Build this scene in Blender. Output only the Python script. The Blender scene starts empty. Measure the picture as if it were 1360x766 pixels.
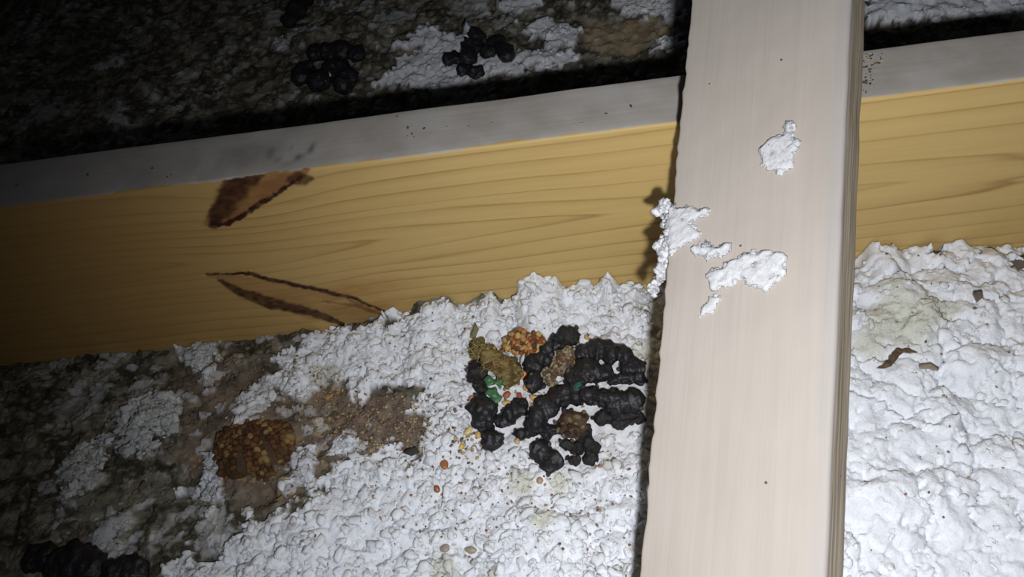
import bpy, bmesh, math, random
import numpy as np
from mathutils import Matrix, Vector

# ------------------------------------------------------------------ camera, world, light, exposure
F_PX = 1000.0                                   # focal length for a 1360 x 766 frame
CAM = np.array([0.0243, -0.2917, 0.386])
M = np.array([[0.99041, -0.10836, -0.08573],    # columns: camera right, down, forward
              [-0.03091, -0.77846, 0.62693],
              [-0.13467, -0.61827, -0.77434]])
scn = bpy.context.scene
COL = scn.collection
cd = bpy.data.cameras.new('camera'); cd.sensor_width = 36.0; cd.lens = F_PX / 1360 * 36
cd.clip_start = 0.01
cam = bpy.data.objects.new('camera', cd); COL.objects.link(cam)
r_, d_, f_ = M[:, 0], M[:, 1], M[:, 2]
cam.matrix_world = Matrix(((r_[0], -d_[0], -f_[0], CAM[0]), (r_[1], -d_[1], -f_[1], CAM[1]),
                           (r_[2], -d_[2], -f_[2], CAM[2]), (0, 0, 0, 1)))
scn.camera = cam
w = bpy.data.worlds.new('World'); scn.world = w; w.use_nodes = True
w.node_tree.nodes['Background'].inputs[0].default_value = (0.8, 0.85, 1.0, 1)
w.node_tree.nodes['Background'].inputs[1].default_value = 0.014
ld = bpy.data.lights.new('phone_flash', 'SPOT')
ld.energy = 6.0; ld.color = (0.955, 0.975, 1.0); ld.spot_size = math.radians(138); ld.spot_blend = 1.0
ld.shadow_soft_size = 0.006
lamp = bpy.data.objects.new('phone_flash', ld); COL.objects.link(lamp)
LP = CAM + M @ np.array([0.021, 0.026, 0.012])
def cray(px, py): return M @ np.array([(px - 680) / F_PX, (py - 383) / F_PX, 1.0])
AIM = cray(1130, 545)
lamp.location = Vector(LP)
lamp.rotation_euler = Vector(AIM).to_track_quat('-Z', 'Y').to_euler()
vs = scn.view_settings
vs.view_transform = 'Standard'; vs.look = 'None'; vs.gamma = 1.0; vs.use_curve_mapping = False
vs.exposure = 0.0

random.seed(7)
RNG = np.random.default_rng(11)

# ------------------------------------------------------------------ geometry of the place
H_J = 0.140; W_J = 0.038                          # floor joist, depth and thickness
B_O = np.array([0.0617, -0.0908, 0.1265])         # a point on the brace's left upper arris
B_D = np.array([0.2165, 0.8787, 0.4255]); B_D /= np.linalg.norm(B_D)
B_N = np.array([-0.424, -0.308, 0.8517]); B_N -= B_N @ B_D * B_D; B_N /= np.linalg.norm(B_N)
B_V = np.cross(B_D, B_N)
if B_V[0] < 0: B_V = -B_V
B_W = 0.0695; B_T = 0.036

def hit_z(px, py, z):
    d = cray(px, py); return CAM + (z - CAM[2]) / d[2] * d
def hit_y(px, py, y=0.0):
    d = cray(px, py); return CAM + (y - CAM[1]) / d[1] * d
def hit_b(px, py, off=0.0):
    d = cray(px, py); P = B_O + B_N * off
    return CAM + ((P - CAM) @ B_N) / (d @ B_N) * d

# ------------------------------------------------------------------ noise in numpy
def h3(ix, iy, iz, s):
    with np.errstate(over='ignore'):
        n = (ix.astype(np.int64) * 374761393 + iy.astype(np.int64) * 668265263 +
             iz.astype(np.int64) * 2147483647 + s * 1274126177) & 0xFFFFFFFF
        n = ((n ^ (n >> 13)) * 1274126177) & 0xFFFFFFFF
        n = ((n ^ (n >> 16)) * 2246822519) & 0xFFFFFFFF
        n = n ^ (n >> 15)
    return n / 4294967296.0
def vn(x, y, s=0, z=None):
    ix = np.floor(x); iy = np.floor(y); fx = x - ix; fy = y - iy
    ux = fx * fx * (3 - 2 * fx); uy = fy * fy * (3 - 2 * fy)
    if z is None:
        zz = np.zeros_like(ix)
        a = h3(ix, iy, zz, s); b = h3(ix + 1, iy, zz, s); c = h3(ix, iy + 1, zz, s); d = h3(ix + 1, iy + 1, zz, s)
        return (a * (1 - ux) + b * ux) * (1 - uy) + (c * (1 - ux) + d * ux) * uy
    iz = np.floor(z); fz = z - iz; uz = fz * fz * (3 - 2 * fz); out = 0
    for k, wz in ((0, 1 - uz), (1, uz)):
        a = h3(ix, iy, iz + k, s); b = h3(ix + 1, iy, iz + k, s); c = h3(ix, iy + 1, iz + k, s); d = h3(ix + 1, iy + 1, iz + k, s)
        out = out + wz * ((a * (1 - ux) + b * ux) * (1 - uy) + (c * (1 - ux) + d * ux) * uy)
    return out
def fbm(x, y, o=4, s=0, z=None):
    t = 0; a = 0.5; n = 0
    for k in range(o):
        t = t + a * vn(x * 2 ** k + 17.3 * k, y * 2 ** k - 9.1 * k, s + k, None if z is None else z * 2 ** k); n += a; a *= 0.5
    return t / n
def worley(x, y, s=0):
    ix = np.floor(x); iy = np.floor(y)
    f1 = np.full(x.shape, 9.0); f2 = np.full(x.shape, 9.0); cid = np.zeros(x.shape); z0 = np.zeros_like(ix)
    for dx in (-1, 0, 1):
        for dy in (-1, 0, 1):
            cx = ix + dx; cy = iy + dy
            px = cx + h3(cx, cy, z0, s); py = cy + h3(cx, cy, z0, s + 1)
            d = np.hypot(px - x, py - y); near = d < f1
            f2 = np.where(near, f1, np.minimum(f2, d)); cid = np.where(near, h3(cx, cy, z0, s + 2), cid); f1 = np.where(near, d, f1)
    return f1, f2, cid
def worley3(x, y, z, s=0):
    ix = np.floor(x); iy = np.floor(y); iz = np.floor(z)
    f1 = np.full(x.shape, 9.0)
    for dx in (-1, 0, 1):
        for dy in (-1, 0, 1):
            for dz in (-1, 0, 1):
                cx = ix + dx; cy = iy + dy; cz = iz + dz
                d = np.sqrt((cx + h3(cx, cy, cz, s) - x) ** 2 + (cy + h3(cx, cy, cz, s + 1) - y) ** 2 + (cz + h3(cx, cy, cz, s + 2) - z) ** 2)
                f1 = np.minimum(f1, d)
    return f1
def sst(a, b, x):
    t = np.clip((x - a) / (b - a), 0, 1); return t * t * (3 - 2 * t)
def sdf_poly(x, y, poly):                          # positive inside, metres
    d = np.full(x.shape, 1e9); ins = np.zeros(x.shape, bool); n = len(poly)
    for i in range(n):
        ax, ay = poly[i]; bx, by = poly[(i + 1) % n]
        ex, ey = bx - ax, by - ay; wx, wy = x - ax, y - ay
        t = np.clip((wx * ex + wy * ey) / (ex * ex + ey * ey + 1e-12), 0, 1)
        d = np.minimum(d, np.hypot(wx - ex * t, wy - ey * t))
        c = ((ay > y) != (by > y)) & (x < (bx - ax) * (y - ay) / (by - ay + 1e-12) + ax)
        ins ^= c
    return np.where(ins, d, -d)

# ------------------------------------------------------------------ mesh helpers
def np_mesh(name, V, faces, mat, cols=None, attrs=None, smooth=True, parent=None):
    faces = np.asarray(faces); k = faces.shape[1]
    me = bpy.data.meshes.new(name)
    me.vertices.add(len(V)); me.vertices.foreach_set('co', np.asarray(V, dtype=np.float32).ravel())
    me.loops.add(faces.size); me.loops.foreach_set('vertex_index', faces.astype(np.int32).ravel())
    me.polygons.add(len(faces)); me.polygons.foreach_set('loop_start', np.arange(0, faces.size, k, dtype=np.int32))
    me.update(calc_edges=True)
    if smooth: me.polygons.foreach_set('use_smooth', np.ones(len(faces), bool))
    if cols is not None:
        a = me.color_attributes.new('tone', 'FLOAT_COLOR', 'POINT')
        c = np.ones((len(V), 4), np.float32); c[:, :3] = cols; a.data.foreach_set('color', c.ravel())
    for nm, arr in (attrs or {}).items():
        a = me.attributes.new(nm, 'FLOAT', 'POINT'); a.data.foreach_set('value', np.asarray(arr, np.float32))
    if mat: me.materials.append(mat)
    me.validate()
    o = bpy.data.objects.new(name, me); COL.objects.link(o)
    if parent: o.parent = parent
    return o
def tag(o, label=None, cat=None, group=None, kind=None):
    if label: o['label'] = label
    if cat: o['category'] = cat
    if group: o['group'] = group
    if kind: o['kind'] = kind
    return o
def recentre(o, c):
    c = Vector(c); o.data.transform(Matrix.Translation(-c)); o.location = c; return o
def ico(sub):
    bm = bmesh.new(); bmesh.ops.create_icosphere(bm, subdivisions=sub, radius=1)
    V = np.array([v.co[:] for v in bm.verts]); Fc = np.array([[v.index for v in f.verts] for f in bm.faces]); bm.free(); return V, Fc
ICO1, ICO2, ICO3 = ico(1), ico(2), ico(3)

# ------------------------------------------------------------------ materials
def mat_new(name):
    m = bpy.data.materials.new(name); m.use_nodes = True
    nt = m.node_tree; b = nt.nodes['Principled BSDF']; return m, nt, b
def N(nt, t, **kw):
    n = nt.nodes.new(t)
    for k, v in kw.items():
        if k in n.inputs: n.inputs[k].default_value = v
        else: setattr(n, k, v)
    return n
def bump(nt, b, scale, dist, strength=1.0, detail=4, coord='Object'):
    tc = N(nt, 'ShaderNodeTexCoord'); no = N(nt, 'ShaderNodeTexNoise', Scale=scale, Detail=detail)
    bp = N(nt, 'ShaderNodeBump', Strength=strength, Distance=dist)
    nt.links.new(tc.outputs[coord], no.inputs['Vector']); nt.links.new(no.outputs['Fac'], bp.inputs['Height'])
    nt.links.new(bp.outputs['Normal'], b.inputs['Normal']); return no
def mat_tone(name, rough=1.0, spec=0.1, bs=900, bd=0.0004, var=0.12):
    m, nt, b = mat_new(name)
    at = N(nt, 'ShaderNodeAttribute', attribute_name='tone')
    no = bump(nt, b, bs, bd)
    mr = N(nt, 'ShaderNodeMapRange'); mr.inputs['To Min'].default_value = 1 - var; mr.inputs['To Max'].default_value = 1 + var
    mx = N(nt, 'ShaderNodeVectorMath', operation='SCALE')
    nt.links.new(no.outputs['Fac'], mr.inputs['Value']); nt.links.new(at.outputs['Color'], mx.inputs[0]); nt.links.new(mr.outputs[0], mx.inputs['Scale'])
    nt.links.new(mx.outputs[0], b.inputs['Base Color'])
    b.inputs['Roughness'].default_value = rough; b.inputs['Specular IOR Level'].default_value = spec
    return m
def mat_plain(name, c, rough=0.7, spec=0.3, bs=600, bd=0.0004):
    m, nt, b = mat_new(name); no = bump(nt, b, bs, bd)
    cr = N(nt, 'ShaderNodeValToRGB'); cr.color_ramp.elements[0].position = 0.3; cr.color_ramp.elements[1].position = 0.7
    cr.color_ramp.elements[0].color = (*[v * 0.7 for v in c], 1); cr.color_ramp.elements[1].color = (*[min(v * 1.3, 1) for v in c], 1)
    nt.links.new(no.outputs['Fac'], cr.inputs[0]); nt.links.new(cr.outputs[0], b.inputs['Base Color'])
    b.inputs['Roughness'].default_value = rough; b.inputs['Specular IOR Level'].default_value = spec
    return m
M_INS = mat_tone('blown_insulation', 1.0, 0.05, 700, 0.0006, 0.10)
_b = M_INS.node_tree.nodes['Principled BSDF']; _b.inputs['Subsurface Weight'].default_value = .6; _b.inputs['Subsurface Radius'].default_value = (1, 1, 1); _b.inputs['Subsurface Scale'].default_value = .0018
M_BLACK = mat_plain('dark_dropping', (0.015, 0.0145, 0.0175), 0.5, 0.45, 420, 0.0009)
M_CHAR = mat_plain('dry_charcoal_dropping', (0.020, 0.018, 0.017), 0.65, 0.3, 700, 0.0007)
M_BROWN = mat_plain('brown_dropping', (0.075, 0.045, 0.022), 0.7, 0.3, 800, 0.0006)
M_GREEN = mat_plain('green_skin', (0.05, 0.155, 0.065), 0.4, 0.5, 500, 0.0006)
M_BARK = mat_plain('bark', (0.12, 0.08, 0.05), 0.9, 0.1, 700, 0.0006)
M_OLIVE = mat_tone('fibrous_dropping', 0.85, 0.2, 700, 0.0007, 0.3)
M_SEED = mat_tone('seed_skin', 0.45, 0.4, 500, 0.0002, 0.15)
M_CRUMB = mat_tone('debris', 0.9, 0.2, 500, 0.0003, 0.2)

def wood_joist():
    m, nt, b = mat_new('joist_pine'); L = nt.links
    g = N(nt, 'ShaderNodeAttribute', attribute_name='grain'); k = N(nt, 'ShaderNodeAttribute', attribute_name='knot')
    kl = N(nt, 'ShaderNodeAttribute', attribute_name='rim'); st = N(nt, 'ShaderNodeAttribute', attribute_name='stain')
    gd = N(nt, 'ShaderNodeAttribute', attribute_name='dust')
    tc = N(nt, 'ShaderNodeTexCoord')
    mp = N(nt, 'ShaderNodeMapping'); mp.inputs['Scale'].default_value = (12, 300, 300); L.new(tc.outputs['Object'], mp.inputs[0])
    fn = N(nt, 'ShaderNodeTexNoise', Scale=1.0, Detail=5); L.new(mp.outputs[0], fn.inputs['Vector'])
    mp2 = N(nt, 'ShaderNodeMapping'); mp2.inputs['Scale'].default_value = (9, 40, 40); L.new(tc.outputs['Object'], mp2.inputs[0])
    sn = N(nt, 'ShaderNodeTexNoise', Scale=1.0, Detail=3); L.new(mp2.outputs[0], sn.inputs['Vector'])
    fr = N(nt, 'ShaderNodeMath', operation='FRACT'); L.new(g.outputs['Fac'], fr.inputs[0])
    ln = N(nt, 'ShaderNodeValToRGB'); e = ln.color_ramp.elements           # late-wood line: slow rise, sharp fall
    e[0].position = 0; e[0].color = (0, 0, 0, 1); e[1].position = 1; e[1].color = (0, 0, 0, 1)
    for p, v in ((0.5, 0.03), (0.80, 0.28), (0.90, 0.95), (0.95, 0.3)):
        x = ln.color_ramp.elements.new(p); x.color = (v, v, v, 1)
    L.new(fr.outputs[0], ln.inputs[0])
    # line strength varies along the board
    ls = N(nt, 'ShaderNodeMapRange'); ls.inputs['From Min'].default_value = 0.3; ls.inputs['From Max'].default_value = 0.7
    ls.inputs['To Min'].default_value = 0.25; ls.inputs['To Max'].default_value = 0.95; L.new(sn.outputs['Fac'], ls.inputs['Value'])
    lm_ = N(nt, 'ShaderNodeMath', operation='MULTIPLY'); L.new(ln.outputs[0], lm_.inputs[0]); L.new(ls.outputs[0], lm_.inputs[1])
    base = N(nt, 'ShaderNodeMix', data_type='RGBA'); base.inputs[6].default_value = (0.52, 0.355, 0.125, 1); base.inputs[7].default_value = (0.62, 0.44, 0.185, 1)
    L.new(fn.outputs['Fac'], base.inputs[0])
    m1 = N(nt, 'ShaderNodeMix', data_type='RGBA'); m1.inputs[7].default_value = (0.30, 0.165, 0.05, 1)
    L.new(lm_.outputs[0], m1.inputs[0]); L.new(base.outputs[2], m1.inputs[6])
    m2 = N(nt, 'ShaderNodeMix', data_type='RGBA'); m2.inputs[7].default_value = (0.37, 0.19, 0.055, 1)   # reddish stain round the knots
    L.new(st.outputs['Fac'], m2.inputs[0]); L.new(m1.outputs[2], m2.inputs[6])
    m3 = N(nt, 'ShaderNodeMix', data_type='RGBA'); m3.inputs[7].default_value = (0.27, 0.125, 0.045, 1)
    L.new(k.outputs['Fac'], m3.inputs[0]); L.new(m2.outputs[2], m3.inputs[6])
    m4 = N(nt, 'ShaderNodeMix', data_type='RGBA'); m4.inputs[7].default_value = (0.040, 0.013, 0.009, 1)
    L.new(kl.outputs['Fac'], m4.inputs[0]); L.new(m3.outputs[2], m4.inputs[6])
    dn = N(nt, 'ShaderNodeTexNoise', Scale=45, Detail=6); L.new(tc.outputs['Object'], dn.inputs['Vector'])
    dc = N(nt, 'ShaderNodeValToRGB'); dc.color_ramp.elements[0].position = .3; dc.color_ramp.elements[1].position = .7
    dc.color_ramp.elements[0].color = (0.41, 0.37, 0.33, 1); dc.color_ramp.elements[1].color = (0.52, 0.49, 0.46, 1); L.new(dn.outputs['Fac'], dc.inputs[0])
    sw = N(nt, 'ShaderNodeAttribute', attribute_name='swirl')
    dc2 = N(nt, 'ShaderNodeMix', data_type='RGBA'); dc2.inputs[7].default_value = (0.10, 0.10, 0.11, 1)
    L.new(sw.outputs['Fac'], dc2.inputs[0]); L.new(dc.outputs[0], dc2.inputs[6])
    # dust edge, ragged
    en = N(nt, 'ShaderNodeTexNoise', Scale=260, Detail=4); L.new(tc.outputs['Object'], en.inputs['Vector'])
    ea = N(nt, 'ShaderNodeMath', operation='MULTIPLY_ADD'); ea.inputs[1].default_value = 0.0022; L.new(en.outputs['Fac'], ea.inputs[0]); L.new(gd.outputs['Fac'], ea.inputs[2])
    es = N(nt, 'ShaderNodeMapRange'); es.inputs['From Min'].default_value = 0.0007; es.inputs['From Max'].default_value = 0.0016; L.new(ea.outputs[0], es.inputs['Value'])
    m5 = N(nt, 'ShaderNodeMix', data_type='RGBA'); L.new(es.outputs[0], m5.inputs[0]); L.new(m4.outputs[2], m5.inputs[6]); L.new(dc2.outputs[2], m5.inputs[7])
    L.new(m5.outputs[2], b.inputs['Base Color'])
    rr = N(nt, 'ShaderNodeMapRange'); rr.inputs['To Min'].default_value = 0.5; rr.inputs['To Max'].default_value = 0.95; L.new(es.outputs[0], rr.inputs['Value'])
    L.new(rr.outputs[0], b.inputs['Roughness']); b.inputs['Specular IOR Level'].default_value = 0.25
    bp = N(nt, 'ShaderNodeBump', Strength=0.5, Distance=0.0003); ad = N(nt, 'ShaderNodeMath', operation='SUBTRACT')
    L.new(fn.outputs['Fac'], ad.inputs[0]); L.new(kl.outputs['Fac'], ad.inputs[1]); L.new(ad.outputs[0], bp.inputs['Height']); L.new(bp.outputs[0], b.inputs['Normal'])
    return m
def wood_brace():
    m, nt, b = mat_new('brace_weathered_wood'); L = nt.links
    tc = N(nt, 'ShaderNodeTexCoord'); sp = N(nt, 'ShaderNodeSeparateXYZ'); L.new(tc.outputs['Object'], sp.inputs[0])
    mp = N(nt, 'ShaderNodeMapping'); mp.inputs['Scale'].default_value = (160, 7, 160); L.new(tc.outputs['Object'], mp.inputs[0])
    fn = N(nt, 'ShaderNodeTexNoise', Scale=1.0, Detail=4, Distortion=0.4); L.new(mp.outputs[0], fn.inputs['Vector'])
    bn = N(nt, 'ShaderNodeTexNoise', Scale=22, Detail=5); L.new(tc.outputs['Object'], bn.inputs['Vector'])
    fc = N(nt, 'ShaderNodeMix', data_type='RGBA'); fc.inputs[6].default_value = (0.395, 0.345, 0.30, 1); fc.inputs[7].default_value = (0.45, 0.405, 0.365, 1); L.new(bn.outputs['Fac'], fc.inputs[0])
    st = N(nt, 'ShaderNodeMapRange'); st.inputs['From Min'].default_value = .35; st.inputs['From Max'].default_value = .7; st.inputs['To Min'].default_value = 0.965; st.inputs['To Max'].default_value = 1.02; L.new(fn.outputs['Fac'], st.inputs['Value'])
    fs = N(nt, 'ShaderNodeVectorMath', operation='SCALE'); L.new(fc.outputs[2], fs.inputs[0]); L.new(st.outputs[0], fs.inputs['Scale'])
    # raw side wood, grain along Y
    mp2 = N(nt, 'ShaderNodeMapping'); mp2.inputs['Scale'].default_value = (330, 11, 330); L.new(tc.outputs['Object'], mp2.inputs[0])
    gn = N(nt, 'ShaderNodeTexNoise', Scale=1.0, Detail=5, Distortion=0.8); L.new(mp2.outputs[0], gn.inputs['Vector'])
    sc = N(nt, 'ShaderNodeValToRGB'); e = sc.color_ramp.elements; e[0].position = .35; e[1].position = .62
    e[0].color = (0.30, 0.225, 0.155, 1); e[1].color = (0.72, 0.62, 0.48, 1); L.new(gn.outputs['Fac'], sc.inputs[0])
    sd = N(nt, 'ShaderNodeAttribute', attribute_name='side'); ch = N(nt, 'ShaderNodeAttribute', attribute_name='arris')
    m1 = N(nt, 'ShaderNodeMix', data_type='RGBA'); L.new(ch.outputs['Fac'], m1.inputs[0]); L.new(fs.outputs[0], m1.inputs[6]); m1.inputs[7].default_value = (0.37, 0.345, 0.33, 1)
    m2 = N(nt, 'ShaderNodeMix', data_type='RGBA'); L.new(sd.outputs['Fac'], m2.inputs[0]); L.new(m1.outputs[2], m2.inputs[6]); L.new(sc.outputs[0], m2.inputs[7])
    # little dark specks
    vo = N(nt, 'ShaderNodeTexVoronoi', Scale=62.0); L.new(tc.outputs['Object'], vo.inputs['Vector'])
    vc = N(nt, 'ShaderNodeMath', operation='LESS_THAN'); vc.inputs[1].default_value = 0.035; L.new(vo.outputs['Distance'], vc.inputs[0])
    m3 = N(nt, 'ShaderNodeMix', data_type='RGBA'); L.new(vc.outputs[0], m3.inputs[0]); L.new(m2.outputs[2], m3.inputs[6]); m3.inputs[7].default_value = (0.12, 0.08, 0.06, 1)
    L.new(m3.outputs[2], b.inputs['Base Color'])
    b.inputs['Roughness'].default_value = 0.85; b.inputs['Specular IOR Level'].default_value = 0.2
    bp = N(nt, 'ShaderNodeBump', Strength=0.6, Distance=0.00035); a = N(nt, 'ShaderNodeMath', operation='ADD')
    L.new(gn.outputs['Fac'], a.inputs[0]); L.new(bn.outputs['Fac'], a.inputs[1]); L.new(a.outputs[0], bp.inputs['Height']); L.new(bp.outputs[0], b.inputs['Normal'])
    return m

# ------------------------------------------------------------------ timber
def rounded_profile(w, t, radii, step=0.002, fine=None):
    """closed profile in (a, c): a in [0,w], c in [-t,0]; radii for corners (0,0),(w,0),(w,-t),(0,-t); clockwise"""
    pts = []
    cs = [((0, 0), (1, -1), 180), ((w, 0), (-1, -1), 90), ((w, -t), (-1, 1), 0), ((0, -t), (1, 1), -90)]
    for (cx, cy), (sx, sy), a0 in cs:
        r = radii[len([1 for _ in range(0)])] if False else radii[cs.index(((cx, cy), (sx, sy), a0))]
        for k in range(5):
            a = math.radians(a0 - 90 * k / 4)
            pts.append((cx + sx * r + r * math.cos(a), cy + sy * r + r * math.sin(a)))
    out = []
    for i, p in enumerate(pts):
        q = pts[(i + 1) % len(pts)]; L = math.dist(p, q); n = max(1, int(L / (fine if fine and abs(p[0]) < 1e-6 and abs(q[0]) < 1e-6 else step)))
        for k in range(n): out.append((p[0] + (q[0] - p[0]) * k / n, p[1] + (q[1] - p[1]) * k / n))
    return np.array(out)
def extrude(prof, ss):
    n, k = len(ss), len(prof)
    S = np.repeat(ss, k); P = np.tile(prof, (n, 1))
    i, j = np.meshgrid(np.arange(n - 1), np.arange(k), indexing='ij'); j2 = (j + 1) % k
    Fq = np.stack([i * k + j, (i + 1) * k + j, (i + 1) * k + j2, i * k + j2], -1).reshape(-1, 4)
    return S, P, Fq
def cap(o, k, n):
    bm = bmesh.new(); bm.from_mesh(o.data); bm.verts.ensure_lookup_table()
    bm.faces.new([bm.verts[i] for i in range(k)][::-1]); bm.faces.new([bm.verts[(n - 1) * k + i] for i in range(k)])
    bmesh.ops.recalc_face_normals(bm, faces=bm.faces); bm.to_mesh(o.data); bm.free()

# floor joist --------------------------------------------------
xs = np.concatenate([np.linspace(-1.1, -0.48, 12)[:-1], np.arange(-0.48, 0.46, 0.0010), np.linspace(0.46, 1.1, 12)[1:]])
prof = rounded_profile(W_J, H_J, (0.0016, 0.002, 0.003, 0.002), 0.004, 0.0010)
S, P, Fq = extrude(prof, xs)
X = S; Y = P[:, 0].copy(); Z = H_J + P[:, 1]
# slight surface unevenness
Y += (fbm(X * 30, Z * 30, 3, 5) - .5) * 0.0006; Z += (fbm(X * 25, Y * 25, 3, 6) - .5) * 0.0008
FX = lambda px, py: tuple(hit_y(px, py)[[0, 2]])
def seg_dist(x, z, pts):
    d = np.full(x.shape, 1e9); tt = np.zeros(x.shape)
    for i in range(len(pts) - 1):
        ax, az = pts[i]; bx, bz = pts[i + 1]; ex, ez = bx - ax, bz - az
        t = np.clip(((x - ax) * ex + (z - az) * ez) / (ex * ex + ez * ez), 0, 1)
        dd = np.hypot(x - ax - ex * t, z - az - ez * t); tt = np.where(dd < d, (i + t) / (len(pts) - 1), tt); d = np.minimum(d, dd)
    return d, tt
wob = (fbm(X * 60, Z * 60, 3, 21) - .5)
xw = X + wob * 0.004 + (fbm(X * 260, Z * 260, 2, 23) - .5) * .0016; zw = Z + (fbm(X * 60 + 9, Z * 60, 3, 22) - .5) * 0.004 + (fbm(X * 260, Z * 260, 2, 24) - .5) * .0016
# grain field: rings, bent round the knots, with a flame at the tip
tip = FX(702, 297); z0 = tip[1]
zz = Z + (fbm(X * 7, Z * 20, 2, 31) - .5) * 0.008
q = zz - z0
grain = np.abs(q); grain = np.sqrt(q * q + 0.002 ** 2)
taper = np.clip(tip[0] - X, -1, 0.24) * 0.075 * np.exp(-(q / 0.022) ** 2)
K1 = FX(335, 268); K2 = FX(395, 395)
bend = np.exp(-((X - K2[0]) / 0.045) ** 2) * np.exp(-((Z - K2[1]) / 0.03) ** 2) * 0.010 * np.sign(q + 1e-6)
bend1 = np.exp(-((X - K1[0]) / 0.035) ** 2) * np.exp(-((Z - K1[1]) / 0.02) ** 2) * 0.007
kx = FX(285, 370)[0]
leftz = sst(kx + 0.03, kx - 0.05, X)
grain = (grain - taper + bend * 0.6 + bend1) / 0.0098 + (zz * 40) * leftz * 0.0 + 0.35
grain = grain + (fbm(X * 4, zz * 150, 2, 41) - .5) * 0.7
# knots (two spike knots)
k1 = [FX(*p) for p in ((268, 298), (288, 262), (296, 243), (330, 228), (425, 215), (408, 236), (372, 252), (330, 280), (300, 300), (283, 303))]
k2 = [FX(*p) for p in ((268, 364), (300, 364), (360, 372), (430, 383), (480, 399), (520, 418), (470, 432), (410, 424), (350, 402), (300, 378))]
sd1 = sdf_poly(xw, zw, k1); sd2 = sdf_poly(xw, zw, k2)
knot = np.maximum(sst(-0.0006, 0.0014, sd1) * (.35 + 1.1 * fbm(X * 90, Z * 160, 3, 25)), sst(-0.0006, 0.0016, sd2) * (.15 + .6 * fbm(X * 60 + Z * 60, Z * 260, 3, 26))); knot = np.clip(knot, 0, 1)
rim = 0
for pts, wd, st_ in (((( 286, 299), (302, 297), (335, 276), (368, 256), (400, 234)), 0.0009, 1.0),
                (((284, 300), (298, 272), (318, 240), (330, 232)), 0.0040, 0.85), (((380, 240), (412, 236)), 0.0030, 0.75), (((296, 246), (345, 228)), 0.0040, 0.8), (((300, 262), (330, 238)), .0015, .9),
                (((272, 363), (330, 364), (380, 376), (430, 386), (470, 396), (515, 417)), 0.0013, 0.95),
                (((292, 374), (320, 388), (365, 405), (410, 413), (452, 430)), 0.0034, 0.85), (((455, 395), (485, 410), (505, 418)), 0.0012, 0.5), (((430, 400), (480, 408)), 0.0008, 0.5)):
    d, t = seg_dist(xw, zw, [FX(*p) for p in pts]); wv = 1.5 * wd * (0.45 + 0.9 * np.sin(np.pi * np.clip(t, 0.03, 0.97)) )
    rim = np.maximum(rim, sst(wv + .0003, wv * 0.55, d + (fbm(X * 420, Z * 420, 3, 55) - .5) * .0022) * st_ * (.75 + .5 * fbm(X * 300, Z * 500, 2, 56)))
stain = 0
for (px, py), rx, rz, a in (((345, 268), .05, .014, .35), ((395, 395), .075, .018, .35), ((470, 385), .04, .012, .9), ((500, 405), .03, .012, .7), ((270, 365), .03, .008, .4)):
    c = FX(px, py); stain = np.maximum(stain, a * np.exp(-(((X - c[0]) / rx) ** 2 + ((Z - c[1]) / rz) ** 2) * 1.6))
stain = stain * (0.5 + fbm(X * 60, Z * 220, 3, 51)); stain = np.maximum(stain, sst(0.0, -0.28, X) * 0.55 * (0.6 + 0.8 * fbm(X * 8, Z * 40, 3, 52)))
front = Y < 0.001
knot = knot * front; rim = rim * front; stain = stain * front
# dust on top: distance past the arris
chip = FX(677, 189)
dust = np.where(Y > 0.0016, 0.01, (Z - (H_J - 0.0002)) + (fbm(X * 40, X * 0, 3, 61) - .5) * 0.0020) - 0.0045 * np.exp(-((X - chip[0]) / 0.006) ** 2) * (Y < 0.004)
# smudged swirl on the top face above the upper knot
kt = hit_z(385, 203, H_J); rr = np.hypot((X - kt[0]) * 1.0, (Y - kt[1]) * 1.6); ang = np.arctan2(Y - kt[1], X - kt[0])
swirl = np.exp(-((rr - 0.011 - 0.002 * np.sin(ang * 3)) / 0.0022) ** 2) * (0.35 + 0.5 * (np.cos(ang - 0.3) > 0)) * sst(.3, .6, fbm(X * 90, Y * 90, 3, 71)) + 0.25 * np.exp(-((X - kt[0] + .03) / .04) ** 2) * sst(.5, .7, fbm(X * 50, Y * 50, 4, 72))
swirl = np.where(Y > 0.0, np.clip(swirl, 0, 1), 0)
joist = np_mesh('floor_joist', np.stack([X, Y, Z], 1), Fq, wood_joist(), attrs=dict(grain=grain, knot=knot, rim=rim, stain=stain, dust=dust, swirl=swirl))
cap(joist, len(prof), len(xs))
tag(joist, 'yellow pine joist with two dark knots and a grey dusty top, running across the frame', 'joist')

# brace --------------------------------------------------------
prof = rounded_profile(B_W, B_T, (0.0012, 0.0022, 0.002, 0.002), 0.0022)
s0 = (0.004 - (B_O - B_N * B_T)[2]) / B_D[2] - 0.01; s1 = 0.80
ss = np.arange(s0, s1, 0.003)
S, P, Fq = extrude(prof, ss)
A_ = P[:, 0].copy(); C_ = P[:, 1].copy()
le = np.exp(-(A_ / 0.002) ** 2); A_ += le * ((fbm(S * 260, S * 0, 3, 81) - .5) * 0.0018 + (fbm(S * 30, S * 0, 2, 82) - .5) * 0.0008)
C_ += (fbm(A_ * 40, S * 25, 4, 83) - .5) * 0.0010 + (fbm(A_ * 260, S * 180, 2, 84) - .5) * 0.0003
re_ = np.exp(-((A_ - B_W) / 0.004) ** 2); A_ += re_ * (fbm(S * 60, C_ * 60, 3, 85) - .5) * 0.0007
side = np.where((P[:, 0] > B_W - 0.0016), sst(-0.0022, -0.0045, P[:, 1]), 0); side = np.where(P[:, 0] < 0.0006, 0.55, side); side = np.where(P[:, 1] < -B_T + .0005, 0.7, side)
arr = sst(B_W - 0.0065, B_W - 0.0045, P[:, 0] + (fbm(S * 50, S * 0, 3, 86) - .5) * 0.004) * 0.6
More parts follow.
